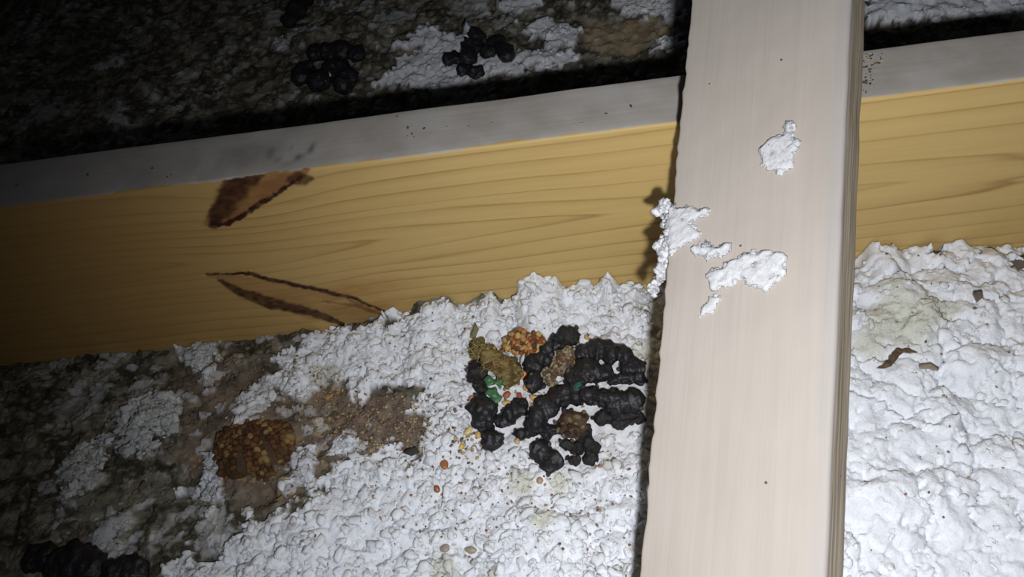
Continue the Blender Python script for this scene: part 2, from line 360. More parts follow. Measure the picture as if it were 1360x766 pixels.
brace = np_mesh('roof_brace', np.stack([A_, S, C_], 1), Fq, wood_brace(), attrs=dict(side=side, arris=arr))
cap(brace, len(prof), len(ss))
MB = Matrix(((B_V[0], B_D[0], B_N[0], B_O[0]), (B_V[1], B_D[1], B_N[1], B_O[1]), (B_V[2], B_D[2], B_N[2], B_O[2]), (0, 0, 0, 1)))
brace.matrix_world = MB
tag(brace, 'pale beige timber brace leaning over the joist, scraps of white insulation stuck to it', 'brace')

# ------------------------------------------------------------------ attic floor and insulation
fl = bpy.data.meshes.new('floor'); fl.from_pydata([(-1.3, -0.7, -.012), (1.3, -0.7, -.012), (1.3, 1.3, -.012), (-1.3, 1.3, -.012),
    (-1.3, -0.7, 0), (1.3, -0.7, 0), (1.3, 1.3, 0), (-1.3, 1.3, 0)], [], [(3, 2, 1, 0), (4, 5, 6, 7), (0, 1, 5, 4), (1, 2, 6, 5), (2, 3, 7, 6), (3, 0, 4, 7)])
fo = bpy.data.objects.new('floor', fl); COL.objects.link(fo); fl.materials.append(mat_plain('gypsum_board', (0.3, 0.28, 0.25), 0.9, 0.1, 40, 0.0005)); fo['kind'] = 'structure'

prof_pts = [((0, 487), -.002), ((200, 468), -.001)] 
pp = [(0, 489), (150, 474), (250, 464), (360, 453), (400, 448), (440, 440), (455, 430), (480, 425), (528, 419), (543, 428), (552, 409), (572, 402), (598, 398), (612, 410), (640, 397), (655, 394), (668, 409), (684, 402), (692, 382), (706, 373), (738, 372), (750, 387), (772, 380), (790, 389), (808, 373), (821, 386), (838, 375), (858, 387),
      (1000, 372), (1130, 356), (1146, 342), (1158, 334), (1180, 332), (1192, 341), (1214, 335), (1230, 329), (1250, 338), (1270, 331), (1300, 334), (1340, 346), (1360, 345)]
PX = np.array([hit_y(*p)[0] for p in pp]); PZ = np.array([max(hit_y(*p)[2], 0.0) for p in pp])
def base_front(x, y):
    d = -y
    p = np.interp(x, PX, PZ)
    lvl = 0.005 + 0.007 * sst(-.22, .0, x) + 0.010 * sst(.08, .16, x)
    return lvl + (p - lvl) * np.exp(-(d / 0.035) ** 1.5) + (fbm(x * 14, y * 14, 2, 101) - .5) * 0.012 * sst(0, .04, d) + (fbm(x * 45, y * 45, 3, 102) - .5) * 0.010 * sst(-.25, -.18, x)
def base_back(x, y):
    return 0.006 + 0.012 * sst(-.3, .3, x) + (fbm(x * 12, y * 12, 2, 103) - .5) * 0.014
def base(x, y):
    x = np.asarray(x, float); y = np.asarray(y, float)
    return np.where(y < 0.019, base_front(x, np.minimum(y, 0)), base_back(x, y))
def gp(px, py, lift=0.0, thru=None):                 # the point of the insulation surface seen at that pixel
    z = 0.014
    for _ in range(12):
        P_ = hit_z(px, py, z + lift); z = float(base(P_[0], P_[1])) + .0045
    P_[2] = float(base(P_[0], P_[1])); return P_
def GXY(L): return [tuple(gp(*p)[:2]) for p in L]

white_f = [GXY(L) for L in (
    [(380, 470), (450, 430), (600, 400), (700, 372), (870, 375), (1130, 350), (1360, 320), (1700, 300), (1700, 1200), (0, 1200), (180, 800), (250, 745), (330, 700), (395, 668), (420, 632), (470, 608), (560, 600), (575, 575), (552, 545), (565, 505), (500, 522), (440, 512), (390, 524), (366, 508)],)]
blob_f = [(195, 560, 30, .75), (110, 622, 24, .75), (200, 590, 14, .35), (342, 530, 24, .9), (268, 470, 20, .9), (290, 480, 14, .8), (285, 625, 22, .9), (280, 655, 20, .8), (150, 480, 13, .4), (90, 490, 10, .3), (135, 515, 12, .28),
          (100, 545, 12, .28), (300, 500, 16, .7), (145, 710, 22, .55), (75, 680, 20, .5), (400, 608, 15, .9), (396, 630, 10, .9), (455, 585, 16, .9), (215, 715, 22, .4), (270, 700, 18, .45), (60, 650, 14, .35), (330, 690, 15, .6), (180, 515, 14, .35), (235, 610, 12, .3)]
white_b = [GXY(L) for L in (
    [(495, 112), (520, 95), (540, 72), (590, 45), (625, 45), (650, 60), (640, 78), (700, 72), (760, 70), (760, 90), (560, 118)],
    [(525, 60), (548, 48), (565, 38), (590, 36), (592, 52), (560, 62)],
    [(700, 40), (720, 30), (745, 28), (765, 40), (762, 60), (730, 62)],
    [(815, 0), (905, -30), (905, 18), (860, 22), (830, 15)],
    [(1140, -60), (1460, -80), (1460, 4), (1240, 22), (1150, 30)],
    [(670, 0), (700, -5), (720, 8), (690, 22), (665, 12)], [(860, 72), (905, 62), (905, 40), (875, 58)])]
blob_b = [(485, 8, 14, .6), (440, 5, 12, .6), (165, 155, 10, .5), (60, 150, 24, .3), (140, 150, 14, .35), (620, 5, 30, .4), (500, 30, 10, .4), (640, 20, 10, .6), (670, 30, 8, .6), (365, 60, 5, .7), (245, 98, 6, .6), (220, 120, 6, .5), (255, 135, 7, .6), (290, 75, 12, .35), (145, 80, 6, .5), (360, 20, 12, .3), (400, 40, 10, .4), (530, 20, 12, .4)]
def blob_world(L): return [(gp(px, py)[0], gp(px, py)[1], r * np.linalg.norm(gp(px, py) - CAM) / F_PX, a) for px, py, r, a in L]
BF, BB = blob_world(blob_f), blob_world(blob_b)
brown_poly = GXY([(225, 480), (360, 470), (370, 515), (440, 512), (500, 522), (565, 505), (552, 545), (570, 575), (560, 605), (470, 608), (420, 632), (395, 680), (310, 700), (250, 620), (235, 560)])
tan_poly = GXY([(760, 62), (770, 20), (820, 18), (905, 20), (905, 50), (840, 70)])
green_spots = [(gp(px, py)[0], gp(px, py)[1], r) for px, py, r in ((1195, 430, .022), (1150, 460, .014), (1240, 405, .012), (590, 760, .012), (430, 505, .008), (695, 640, .010), (745, 640, .010), (640, 465, .01), (1180, 380, .01), (720, 690, .008), (850, 470, .012))]
PIL = gp(770, 520)
def white_mask(x, y, back):
    n = (fbm(x * 55, y * 55, 4, 111) - .5) * 0.030 + (vn(x * 260, y * 260, 112) - .5) * 0.006
    m = np.zeros(x.shape); j1, j2, jc = worley(x * 190, y * 230, 114); cellj = (jc - .5) * .010
    for L in (white_b if back else white_f): m = np.maximum(m, sst(-0.0012, 0.0012, sdf_poly(x, y, L) + n * (1.0 if not back else .6) + cellj))
    if back: m = m * 0.9
    f1, f2, cid = worley(x * 120, y * 150, 113)
    for bx, by, r, a in (BB if back else BF):
        d = np.hypot(x - bx, (y - by)); m = np.maximum(m, a * (.55 + .45 * sst(.3, .6, cid)) * sst(r * 0.98, r * 0.80, d + n * 1.6 - cellj))
    fleck = sst(.62, .85, cid) * sst(.44, .38, f1) * sst(.42, .6, fbm(x * 25, y * 25, 3, 115))
    m = np.maximum(m, fleck * (0.35 if back else 0.4))
    return m
def tint(x, y, wm, back):
    f1, f2, cid = worley(x * 170, y * 200, 121); g1, g2, cid2 = worley(x * 420, y * 500, 122)
    n = fbm(x * 35, y * 35, 4, 123)
    mot = sst(.45, .66, fbm(x * 110, y * 110, 4, 127)); pale = sst(.66, .9, cid2) * .5 + mot * .6
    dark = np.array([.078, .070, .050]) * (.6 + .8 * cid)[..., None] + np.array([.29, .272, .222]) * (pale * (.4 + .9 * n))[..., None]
    if back:
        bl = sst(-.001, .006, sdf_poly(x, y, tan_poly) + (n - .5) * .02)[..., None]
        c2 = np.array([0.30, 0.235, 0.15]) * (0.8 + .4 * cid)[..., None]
    else:
        bl = sst(-.008, .008, sdf_poly(x, y, brown_poly) + (n - .5) * .05)[..., None] * (.55 + .6 * sst(.3, .6, fbm(x * 60, y * 60, 3, 128)))[..., None]
        c2 = np.array([0.205, 0.158, 0.122]) * (0.75 + .5 * cid)[..., None]
        tan = sst(.80, .9, cid2)[..., None] * sst(.5, .62, fbm(x * 28, y * 28, 3, 125))[..., None]
        c2 = c2 * (1 - tan) + np.array([0.42, 0.28, 0.13]) * tan
    dark = dark * (1 - bl) + c2 * bl
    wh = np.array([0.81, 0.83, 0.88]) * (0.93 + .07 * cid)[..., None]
    gs = np.zeros(x.shape)
    for gx, gy, r in green_spots: gs = np.maximum(gs, sst(r * 1.2, r * .5, np.hypot(x - gx, y - gy) + (n - .5) * .02))
    wh = wh * (1 - .8 * gs[..., None]) + np.array([0.56, 0.56, 0.47]) * .8 * gs[..., None]
    # small brown flecks in the white
    fl_ = sst(.93, .97, cid2) * sst(.45, .3, g1) * sst(.45, .6, fbm(x * 20, y * 20, 2, 126)) * (0.75 if not back else 0.5)
    fl_ = fl_ * np.where(x > .12, .4, 1)
    wh = wh * (1 - fl_[..., None]) + np.array([0.30, 0.22, 0.14]) * fl_[..., None]
    if not back:                                    # soiled ground under and round the pile of droppings
        so = sst(.075, .02, np.hypot((x - PIL[0]) * .8, (y - PIL[1]) * 1.2) + (n - .5) * .05) * .25
        wh = wh * (1 - so[..., None]) + np.array([0.42, 0.34, 0.24]) * so[..., None]
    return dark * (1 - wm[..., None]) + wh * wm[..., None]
def relief(x, y, wm, back):
    wx = (fbm(x * 110, y * 110, 4, 131) - .5) * .016; wy = (fbm(x * 110 + 5, y * 110, 4, 132) - .5) * .016
    a1, a2, ac = worley((x + wx) * 42, (y + wy) * 52, 133)
    b1, b2, bc = worley((x + wx * .6) * 115, (y + wy * .6) * 140, 134)
    c1, c2, cc = worley((x + wx * .3) * 290, (y + wy * .3) * 330, 135)
    dome = lambda f: np.sqrt(np.clip(1 - (f / .95) ** 2, 0, 1))
    big = dome(a1) * .0075 * (.5 + ac) - sst(.09, .0, a2 - a1) * .0035 * (ac > .3)
    mid = dome(b1) * .0032 * (.4 + bc); sm = dome(c1) * .0009
    right = sst(.10, .14, x) * (0 if back else 1)
    rag = (fbm((x + wx) * 170, (y + wy) * 190, 4, 138) - .5) * .0060; ridge = np.abs(fbm((x + wx) * 75, (y + wy) * 95, 4, 139) - .5)
    crk = sst(.045, .0, ridge) * .0022
    hw = big * (.45 + .6 * right) + mid * (.75 - .5 * right) + sm * .7 + rag * (1 - .45 * right) - crk + (fbm(x * 600, y * 600, 2, 136) - .5) * .0012
    hw = hw * (1 - .5 * sst(.07, .03, np.hypot(x - PIL[0], (y - PIL[1]) * 1.2)))
    hd = mid * .8 + sm * 1.4 + (fbm((x + wx) * 130, (y + wy) * 130, 4, 137) - .5) * .0085 + (fbm(x * 30, y * 30, 3, 140) - .5) * .008
    return hd * (1 - wm) + (hw + .0015) * wm
def insulation(name, x0, x1, y0, y1, vx0, vx1, vy0, vy1, st_, back, label):
    ax = np.concatenate([np.linspace(x0, vx0, 26)[:-1], np.arange(vx0, vx1, st_), np.linspace(vx1, x1, 26)[1:]])
    ay = np.concatenate([np.linspace(y0, vy0, 14)[:-1] if vy0 > y0 else [], np.arange(vy0, vy1, st_), np.linspace(vy1, y1, 14)[(0 if vy1 == y1 else 1):] if vy1 < y1 else [y1]])
    if not back:
        ay = np.concatenate([np.linspace(y0, -.42, 7)[:-1], np.arange(-.42, vy0, .003), ay[ay >= vy0 - 1e-9]])
    else: ay = np.concatenate([np.arange(y0, vy0, .004), ay[ay >= vy0 - 1e-9]])
    ax = np.concatenate([np.linspace(x0, vx0 - .2, 12)[:-1], np.arange(vx0 - .2, vx0, .004), ax[(ax >= vx0 - 1e-9) & (ax < vx1)], np.arange(vx1, vx1 + .2, .004), np.linspace(vx1 + .2, x1, 12)[1:]])
    gx, gy = np.meshgrid(ax, ay); x = gx.ravel(); y = gy.ravel()
    wm = white_mask(x, y, back)
    z = base(x, y) + relief(x, y, wm, back)
    edge = sst(0, .006, -y) if not back else sst(W_J, W_J + .006, y)
    z = np.maximum(z, 0.0012)
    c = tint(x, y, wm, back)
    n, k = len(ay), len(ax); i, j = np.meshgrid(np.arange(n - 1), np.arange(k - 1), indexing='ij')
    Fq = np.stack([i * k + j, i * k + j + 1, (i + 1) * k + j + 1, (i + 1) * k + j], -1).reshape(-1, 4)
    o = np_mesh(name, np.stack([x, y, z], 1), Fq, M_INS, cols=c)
    return tag(o, label, 'insulation', kind='stuff')
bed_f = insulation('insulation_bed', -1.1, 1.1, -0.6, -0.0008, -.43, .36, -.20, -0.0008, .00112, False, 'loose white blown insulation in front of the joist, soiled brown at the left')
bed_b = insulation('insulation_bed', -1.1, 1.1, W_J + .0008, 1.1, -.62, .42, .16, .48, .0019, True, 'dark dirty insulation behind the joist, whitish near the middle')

# loose tufts --------------------------------------------------
def lumps(cent, rad, cols, sub, squash=(1, 1, .75), rough=.35, seed=1, freq=1.3):
    V0, F0 = sub; n = len(cent); k = len(V0); r = np.random.default_rng(seed)
    a = r.uniform(0, 2 * np.pi, n); ca, sa = np.cos(a), np.sin(a)
    sc = np.array(squash) * r.uniform(.7, 1.3, (n, 3))
    off = r.uniform(0, 50, (n, 1, 3))
    Pn = V0[None] * freq + off
    d = 1 + rough * 2 * (fbm(Pn[..., 0].ravel(), Pn[..., 1].ravel(), 2, 200, Pn[..., 2].ravel()).reshape(n, k) - .5)
    if rough > .3:
        Q = V0[None] * freq * 2.3 + off * 1.7; d = d * (1 + rough * 1.5 * (vn(Q[..., 0].ravel(), Q[..., 1].ravel(), 210, Q[..., 2].ravel()).reshape(n, k) - .5))
    V = V0[None] * d[..., None] * sc[:, None] * np.asarray(rad)[:, None, None]
    tl = r.uniform(-.5, .5, n); ct, st = np.cos(tl), np.sin(tl)
    y2 = V[..., 1] * ct[:, None] - V[..., 2] * st[:, None]; z2 = V[..., 1] * st[:, None] + V[..., 2] * ct[:, None]
    x3 = V[..., 0] * ca[:, None] - y2 * sa[:, None]; y3 = V[..., 0] * sa[:, None] + y2 * ca[:, None]
    V = np.stack([x3, y3, z2], -1) + np.asarray(cent)[:, None]
    Fc = (F0[None] + (np.arange(n) * k)[:, None, None]).reshape(-1, 3)
    return V.reshape(-1, 3), Fc, np.repeat(cols, k, axis=0)
KEEP = []
def tufts(parent, n, x0, x1, y0, y1, back, rmin, rmax, seed, name='loose_tufts'):
    r = np.random.default_rng(seed)
    x = r.uniform(x0, x1, n); y = r.uniform(y0, y1, n)
    wm = white_mask(x, y, back); rt = (x > .13) & (not back)
    keep = r.random(n) < np.where(wm > .6, np.where(rt, .10, .95), .75)
    for ex, ey, er in KEEP: keep &= np.hypot(x - ex, y - ey) > er + .0022
    x, y, wm, rt = x[keep], y[keep], wm[keep], rt[keep]
    rad = rmin + (rmax - rmin) * r.random(len(x)) ** 2.9; rad = np.where(wm > .6, rad, rad * .62); rad = np.where(rt, rad * .8, rad)
    c = tint(x, y, wm, back) * r.uniform(.93, 1.07, (len(x), 1)); c = np.clip(c, 0, .88)
    c = np.where((wm > .6)[:, None], np.maximum(c, [.58, .58, .54]), c)
    if not back: y = np.minimum(y, -rad * .7)
    else: y = np.maximum(y, W_J + rad * .9)
    z = base(x, y) + relief(x, y, wm, back) + rad * np.where(rt, .0, .12)
    V, Fc, C = lumps(np.stack([x, y, z], 1), rad, c, ICO2, (1, .75, .5), .62, seed + 1, 1.5)
    if back: V[:, 1] = np.maximum(V[:, 1], W_J + .0006)
    else: V[:, 1] = np.minimum(V[:, 1], -.0006)
    V[:, 2] = np.maximum(V[:, 2], .001)
    o = np_mesh(name, V, Fc, M_INS, cols=C, parent=parent); o['kind'] = 'stuff'; return o
# named clumps of insulation -----------------------------------
def clump(px, py, rx, ry, n, label, tone=(.80, .82, .86), seed=0, lift=0.0, rr=(.0011, .0046)):
    n = int(n * 1.5)
    c = gp(px, py); s = np.linalg.norm(c - CAM) / F_PX; r = np.random.default_rng(900 + seed)
    a = r.uniform(0, 2 * np.pi, n); q = np.sqrt(r.random(n)) * .85
    x = c[0] + np.cos(a) * q * rx * s; y = c[1] + np.sin(a) * q * ry * s * 1.25
    rad = rr[0] + (rr[1] - rr[0]) * r.random(n) ** 2.5
    if c[1] < 0: y = np.minimum(y, -rad - .001)
    z = base(x, y) + .004 + lift + (1 - q) * .35 * min(rx, ry) * s
    C = np.array(tone) * r.uniform(.72, 1.08, (n, 1))
    V, Fc, Cc = lumps(np.stack([x, y, z], 1), rad, C, ICO3, (1, .8, .55), .6, 950 + seed, 1.5)
    o = np_mesh('insulation_clump', V, Fc, M_INS, cols=Cc); recentre(o, (float(c[0]), float(c[1]), float(base(c[0], c[1]))))
    return tag(o, label, 'insulation clump')
G = (.52, .53, .50)
for i, a in enumerate((
    (197, 562, 42, 42, 90, 'large greyish clump of fluff on the dark ground left of the brown seedy dropping', (.62, .64, .64)),
    (112, 620, 28, 34, 60, 'pale clump of fluff nearest the lower left, above the black droppings', (.60, .61, .60)),
    (268, 470, 20, 19, 34, 'small pale clump of fluff against the bottom of the joist', (.66, .68, .70)),
    (344, 530, 24, 24, 40, 'pale clump of fluff just above the brown seedy dropping', (.68, .70, .73)),
    (286, 622, 17, 34, 40, 'narrow pale clump of fluff touching the left side of the brown seedy dropping', (.66, .68, .72)),
    (402, 618, 15, 26, 22, 'little white tufts just right of the brown seedy dropping', (.76, .78, .84)),
    (456, 587, 18, 10, 18, 'small white tuft on brown dirt, pointing up right', (.78, .80, .86)),
    (743, 45, 24, 15, 46, 'bright white clump of fluff behind the joist, on tan dirt', (.85, .86, .9)),
    (858, 8, 34, 12, 44, 'whitish clump of fluff at the top edge beside the brace', (.78, .79, .80)))):
    clump(*a, seed=i)

# ------------------------------------------------------------------ scraps of insulation stuck to the brace
def brace_scrap(poly, n, label, thick=.0022, rr=(.0016, .0036), seed=0, cr=(840, 140, .3917), off=0.0, tone=(.60, .60, .62)):
    P2 = []
    for cx, cy in poly:
        p = hit_b(cr[0] + cx * cr[2], cr[1] + cy * cr[2], off) - B_O; P2.append((p @ B_V, p @ B_D))
    P2 = np.array(P2); lo, hi = P2.min(0), P2.max(0); r = np.random.default_rng(500 + seed); pts = []
    st_ = .0009; ga, gs = np.meshgrid(np.arange(lo[0] - .002, hi[0] + .002, st_), np.arange(lo[1] - .002, hi[1] + .002, st_))
    jag = lambda a, s: (fbm(a * 320, s * 320, 3, 510 + seed) - .5) * .0035
    f = sdf_poly(ga.ravel(), gs.ravel(), P2) + jag(ga.ravel(), gs.ravel())
    # sheet with its own thickness and a lifted upper edge
    n1, k1_ = ga.shape; a = ga.ravel(); s = gs.ravel()
    b1, b2, bc = worley(a * 210, s * 210, 520 + seed)
    top = thick * sst(-.0006, .0016, f) * (.45 + .7 * np.sqrt(np.clip(1 - b1 ** 2, 0, 1)) + .5 * (fbm(a * 500, s * 500, 2, 521) - .5)) + off
    idx = np.arange(n1 * k1_).reshape(n1, k1_)
    q = np.stack([idx[:-1, :-1], idx[:-1, 1:], idx[1:, 1:], idx[1:, :-1]], -1).reshape(-1, 4)
    keep = (f[q] > -.0004).all(1); q = q[keep]; used = np.unique(q); re_ = -np.ones(n1 * k1_, int); re_[used] = np.arange(len(used)); q = re_[q]
    V = np.stack([a, s, top], 1)[used]; tri = np.concatenate([q[:, :3], q[:, [0, 2, 3]]])
    nv = len(V); Vb = V.copy(); Vb[:, 2] = off - .0005
    tri_b = tri[:, ::-1] + nv
    # rim
    ed = {}
    for t in q:
        for e0, e1 in ((t[0], t[1]), (t[1], t[2]), (t[2], t[3]), (t[3], t[0])):
            if (e1, e0) in ed: del ed[(e1, e0)]
            else: ed[(e0, e1)] = 1
    rim_ = np.array([x for (e0, e1) in ed for x in ((e0, e0 + nv, e1), (e1, e0 + nv, e1 + nv))])
    C = np.array(tone) * (.93 + .1 * r.random((nv * 2, 1)))
    Vs = [V, Vb]; Fs = [tri, tri_b, rim_]
    # puffs on the sheet
    tries = 0
    while len(pts) < n and tries < 6000:
        tries += 1; p = r.uniform(lo, hi)
        if sdf_poly(np.array([p[0]]), np.array([p[1]]), P2)[0] > .0008: pts.append(p)
    pts = np.array(pts); rad = r.uniform(*rr, len(pts)) * .8
    Vl, Fl, Cl = lumps(np.stack([pts[:, 0], pts[:, 1], off + thick * .35 + 0 * rad], 1), rad * r.uniform(.5, 1.1, len(rad)), np.array(tone) * r.uniform(.93, 1.06, (len(pts), 1)), ICO3, (1, .8, .38), .6, 530 + seed, 1.5)
    Fs.append(Fl + 2 * nv); Vall = np.concatenate([V, Vb, Vl]); Call = np.concatenate([C, Cl])
    W_ = B_O + Vall[:, :1] * B_V + Vall[:, 1:2] * B_D + Vall[:, 2:3] * B_N
    o = np_mesh('insulation_scrap', W_, np.concatenate(Fs), M_INS, cols=Call); recentre(o, W_.mean(0))
    return tag(o, label, 'insulation scrap')
brace_scrap([(520, 45), (545, 58), (553, 100), (572, 150), (545, 165), (560, 218), (500, 222), (430, 215), (437, 180), (432, 140), (470, 108), (510, 100)], 40, 'topmost white scrap of insulation stuck on the brace, by itself', seed=1)
brace_scrap([(128, 345), (160, 345), (265, 352), (245, 375), (205, 400), (232, 435), (200, 468), (140, 500), (118, 505), (112, 470), (118, 430), (112, 390)], 50, 'white insulation scrap wrapped over the left edge of the brace', seed=2, thick=.0024)
brace_scrap([(195, 488), (225, 478), (232, 455), (246, 476), (300, 478), (342, 462), (335, 500), (300, 515), (215, 512)], 14, 'small white sliver of insulation on the brace, between the two larger scraps', seed=3, thick=.0030)
brace_scrap([(245, 570), (300, 552), (385, 497), (520, 503), (527, 560), (500, 600), (450, 635), (400, 612), (370, 592), (330, 620), (265, 628)], 60, 'widest white scrap of insulation lying on the brace face, near its middle', seed=4, thick=.0026)
brace_scrap([(262, 640), (325, 636), (275, 695), (225, 717), (233, 685)], 12, 'thin white tail of insulation on the brace, lowest of its scraps', seed=5, thick=.0012, rr=(.001, .0018))
def edge_tuft(cr, label, seed, tone=(.68, .69, .72)):
    r = np.random.default_rng(600 + seed); C = []; R = []
    for cx, cy, rad, off, n in cr:
        p0 = hit_b(840 + cx * .3917, 140 + cy * .3917, off); s = np.linalg.norm(p0 - CAM) / F_PX * .3917
        for _ in range(n * 2):
            j = r.normal(0, rad * s * .45, 3); C.append(p0 + j); R.append(.0007 + .0017 * r.random() ** 2)
    V, Fc, Cc = lumps(np.array(C), np.array(R), np.array(tone) * r.uniform(.9, 1.05, (len(R), 1)), ICO2, (1, .9, .8), .45, 610 + seed, 1.7)
    o = np_mesh('insulation_tuft', V, Fc, M_INS, cols=Cc); recentre(o, V.mean(0)); return tag(o, label, 'insulation tuft')
edge_tuft([(98, 352, 16, -.002, 9), (120, 345, 16, -.001, 9), (115, 375, 14, -.003, 8), (120, 400, 10, -.003, 5), (128, 430, 16, -.001, 9), (112, 455, 18, -.002, 10), (100, 485, 18, -.003, 11), (118, 495, 14, -.002, 8), (130, 470, 14, -.001, 6)], 'lumpy white tuft hanging off the left edge of the brace over the yellow wood', 1)
edge_tuft([(108, 525, 12, -.004, 7), (104, 550, 12, -.005, 7), (98, 575, 14, -.007, 8), (84, 598, 15, -.010, 8), (66, 622, 15, -.013, 8)], 'drooping white tuft beneath the lumpy one, reaching down to the insulation', 2)

# ------------------------------------------------------------------ droppings
def tube_np(pts, rad, seg=34, ring=30, pinch=.74):
    pts = np.array(pts, float); rad = np.array(rad, float)
    if len(pts) == 1: pts = np.array([pts[0] - [rad[0] * .2, 0, 0], pts[0] + [rad[0] * .2, 0, 0]]); rad = np.repeat(rad, 2)
    L = np.r_[0, np.cumsum(np.linalg.norm(np.diff(pts, axis=0), axis=1))]
    lo, hi = -rad[0] * .999, L[-1] + rad[-1] * .999
    n = max(seg, int((hi - lo) / .0007)); th = np.linspace(0, np.pi, n); s = lo + (hi - lo) * (1 - np.cos(th)) / 2 if len(pts) < 3 else np.linspace(lo, hi, n)
    cen = np.stack([np.interp(s, L, pts[:, k]) for k in range(3)], 1)
    d0 = (pts[0] - pts[1]); d0 /= np.linalg.norm(d0); d1 = pts[-1] - pts[-2]; d1 /= np.linalg.norm(d1)
    cen += np.clip(-s, 0, 9)[:, None] * d0 + np.clip(s - L[-1], 0, 9)[:, None] * d1
    R = np.zeros(n)
    for li, ri in zip(L, rad): R = np.maximum(R, np.sqrt(np.clip(ri ** 2 - (s - li) ** 2, 0, None)))
    flo = np.interp(s, L, rad) * pinch; inside = (s > 0) & (s < L[-1]); R = np.where(inside, np.maximum(R, flo), R)
    for _ in range(7): R[1:-1] = (R[:-2] + R[1:-1] * 2 + R[2:]) / 4
    R[0] = R[-1] = 1e-6
    T = np.gradient(cen, axis=0); T /= np.linalg.norm(T, axis=1)[:, None] + 1e-12
    up = np.array([0.05, .03, 1.]); A = np.cross(T, up); A /= np.linalg.norm(A, axis=1)[:, None] + 1e-9; Bv = np.cross(A, T)
    ph = np.arange(ring) / ring * 2 * np.pi
    V = cen[:, None] + R[:, None, None] * (np.cos(ph)[None, :, None] * A[:, None] + np.sin(ph)[None, :, None] * Bv[:, None])
    nr = (np.cos(ph)[None, :, None] * A[:, None] + np.sin(ph)[None, :, None] * Bv[:, None]) + 0 * V
    edge = np.clip(R / R.max(), 0, 1)[:, None]
    i, j = np.meshgrid(np.arange(n - 1), np.arange(ring), indexing='ij'); j2 = (j + 1) % ring
    Fq = np.stack([i * ring + j, i * ring + j2, (i + 1) * ring + j2, (i + 1) * ring + j], -1).reshape(-1, 4)
    return V, nr, edge, Fq
GP = 'dark droppings piled by the brace'; GM = 'black droppings behind the joist, middle'; GL = 'black droppings behind the joist, left'; GC = 'black droppings at the lower left corner'
SEQ = [0]
def ground(x, y, r=.004):                            # real surface height, averaged over a footprint
    a = np.arange(8) * .785; xx = np.r_[x, x + np.cos(a) * r * .7]; yy = np.r_[y, y + np.sin(a) * r * .7]; bk = y > .02
    return float(np.mean(base(xx, yy) + relief(xx, yy, white_mask(xx, yy, bk), bk)))
def dropping(path, label, lift=0.0, mat=None, knob=1.0, crack=1.0, name='dropping', group=None, flat=.78, freq=330, tone=None):
    SEQ[0] += 1; pts = []; rad = []
    for px, py, r in path:
        c = gp(px, py, lift + .004); s = np.linalg.norm(c - CAM) / F_PX; rm = r * s
        z = ground(c[0], c[1], rm) + lift + rm * .55
        c = hit_z(px, py, z); pts.append(c); rad.append(rm * (1.12 if group else 1.03)); KEEP.append((c[0], c[1], rm))
    V, nr, ed, Fq = tube_np(pts, rad)
    o3 = SEQ[0] * 7.7; sh = V.shape; X_, Y_, Z_ = (V[..., k].ravel() for k in range(3))
    w3 = worley3(X_ * freq + o3, Y_ * freq, Z_ * freq, 700).reshape(sh[:2]); b3 = fbm(X_ * 120 + o3, Y_ * 120, 3, 710, Z_ * 120).reshape(sh[:2])
    w4 = worley3(X_ * 150 + o3, Y_ * 150, Z_ * 150, 720).reshape(sh[:2])
    disp = (.55 - w3) * .0020 * knob + (b3 - .5) * .0085 * crack + (.5 - w4) * .0042 * knob
    V = V + nr * (disp * ed)[..., None]
    cz = np.array([p[2] for p in pts]).mean(); V[..., 2] = cz + (V[..., 2] - cz) * flat
    V = V.reshape(-1, 3); cols = None
    if tone is not None:
        q = fbm(V[:, 0] * 300, V[:, 1] * 300, 3, 730, V[:, 2] * 300)[:, None]; q = sst(.3, .7, q); cols = np.array(tone[0]) * (1 - q) + np.array(tone[1]) * q
    o = np_mesh(name, V, Fq, mat or M_BLACK, cols=cols); recentre(o, (V[:, 0].mean(), V[:, 1].mean(), V[:, 2].min()))
    return tag(o, label, 'dropping', group)
P = dropping
P([(752, 448, 13)], 'single rough charcoal dropping topmost in the pile, right of the orange cluster', .001, M_CHAR, 1.2, group=GP)
P([(737, 456, 11), (722, 471, 12.5), (707, 487, 12)], 'black lumpy sausage dropping slanting down left beneath the orange berry cluster', 0, group=GP)
P([(774, 469, 10.5), (795, 464, 11.5), (812, 468, 13), (832, 473, 10.5)], 'long horizontal black dropping with a round left end, near the top right of the pile', .005, group=GP)
P([(800, 496, 14), (780, 492, 16), (766, 503, 14)], 'broad flat black dropping just below the long horizontal one', .002, flat=.7, group=GP)
P([(815, 507, 8), (832, 503, 9), (848, 503, 9)], 'slim black dropping beside the brace shadow, under the round one', .003, group=GP)
P([(840, 489, 12.5)], 'round black dropping with a pointed tip beside the brace shadow', .004, group=GP)
P([(762, 520, 14), (743, 526, 15), (726, 538, 15), (717, 553, 13), (710, 565, 11)], 'thick black curved dropping through the middle of the pile', .004, group=GP)
P([(782, 524, 11.5)], 'smooth round black pellet near the green fleck in the pile', .008, knob=.5, group=GP)
P([(800, 528, 12), (818, 534, 15), (842, 530, 14)], 'largest shiny black dropping at the right side of the pile', .005, group=GP)
P([(800, 556, 11), (822, 558, 10), (844, 554, 11)], 'dark brownish dropping along the lower right border of the pile', 0, M_CHAR, 1.3, group=GP)
P([(692, 575, 8.5), (708, 575, 9.5)], 'small black dropping pointing left at the lower end of the curved one', .001, group=GP)
P([(728, 575, 8.5), (743, 570, 9.5)], 'small oval black dropping right of the left-pointing one', .001, group=GP)
P([(718, 597, 12.5), (728, 617, 11.5), (734, 612, 12)], 'two-lobed black dropping lowest in the pile, alone on white fluff', 0, group=GP)
P([(779, 577, 10), (782, 592, 10.5), (785, 608, 9)], 'upright black dropping at the bottom right of the pile', .002, M_CHAR, group=GP)
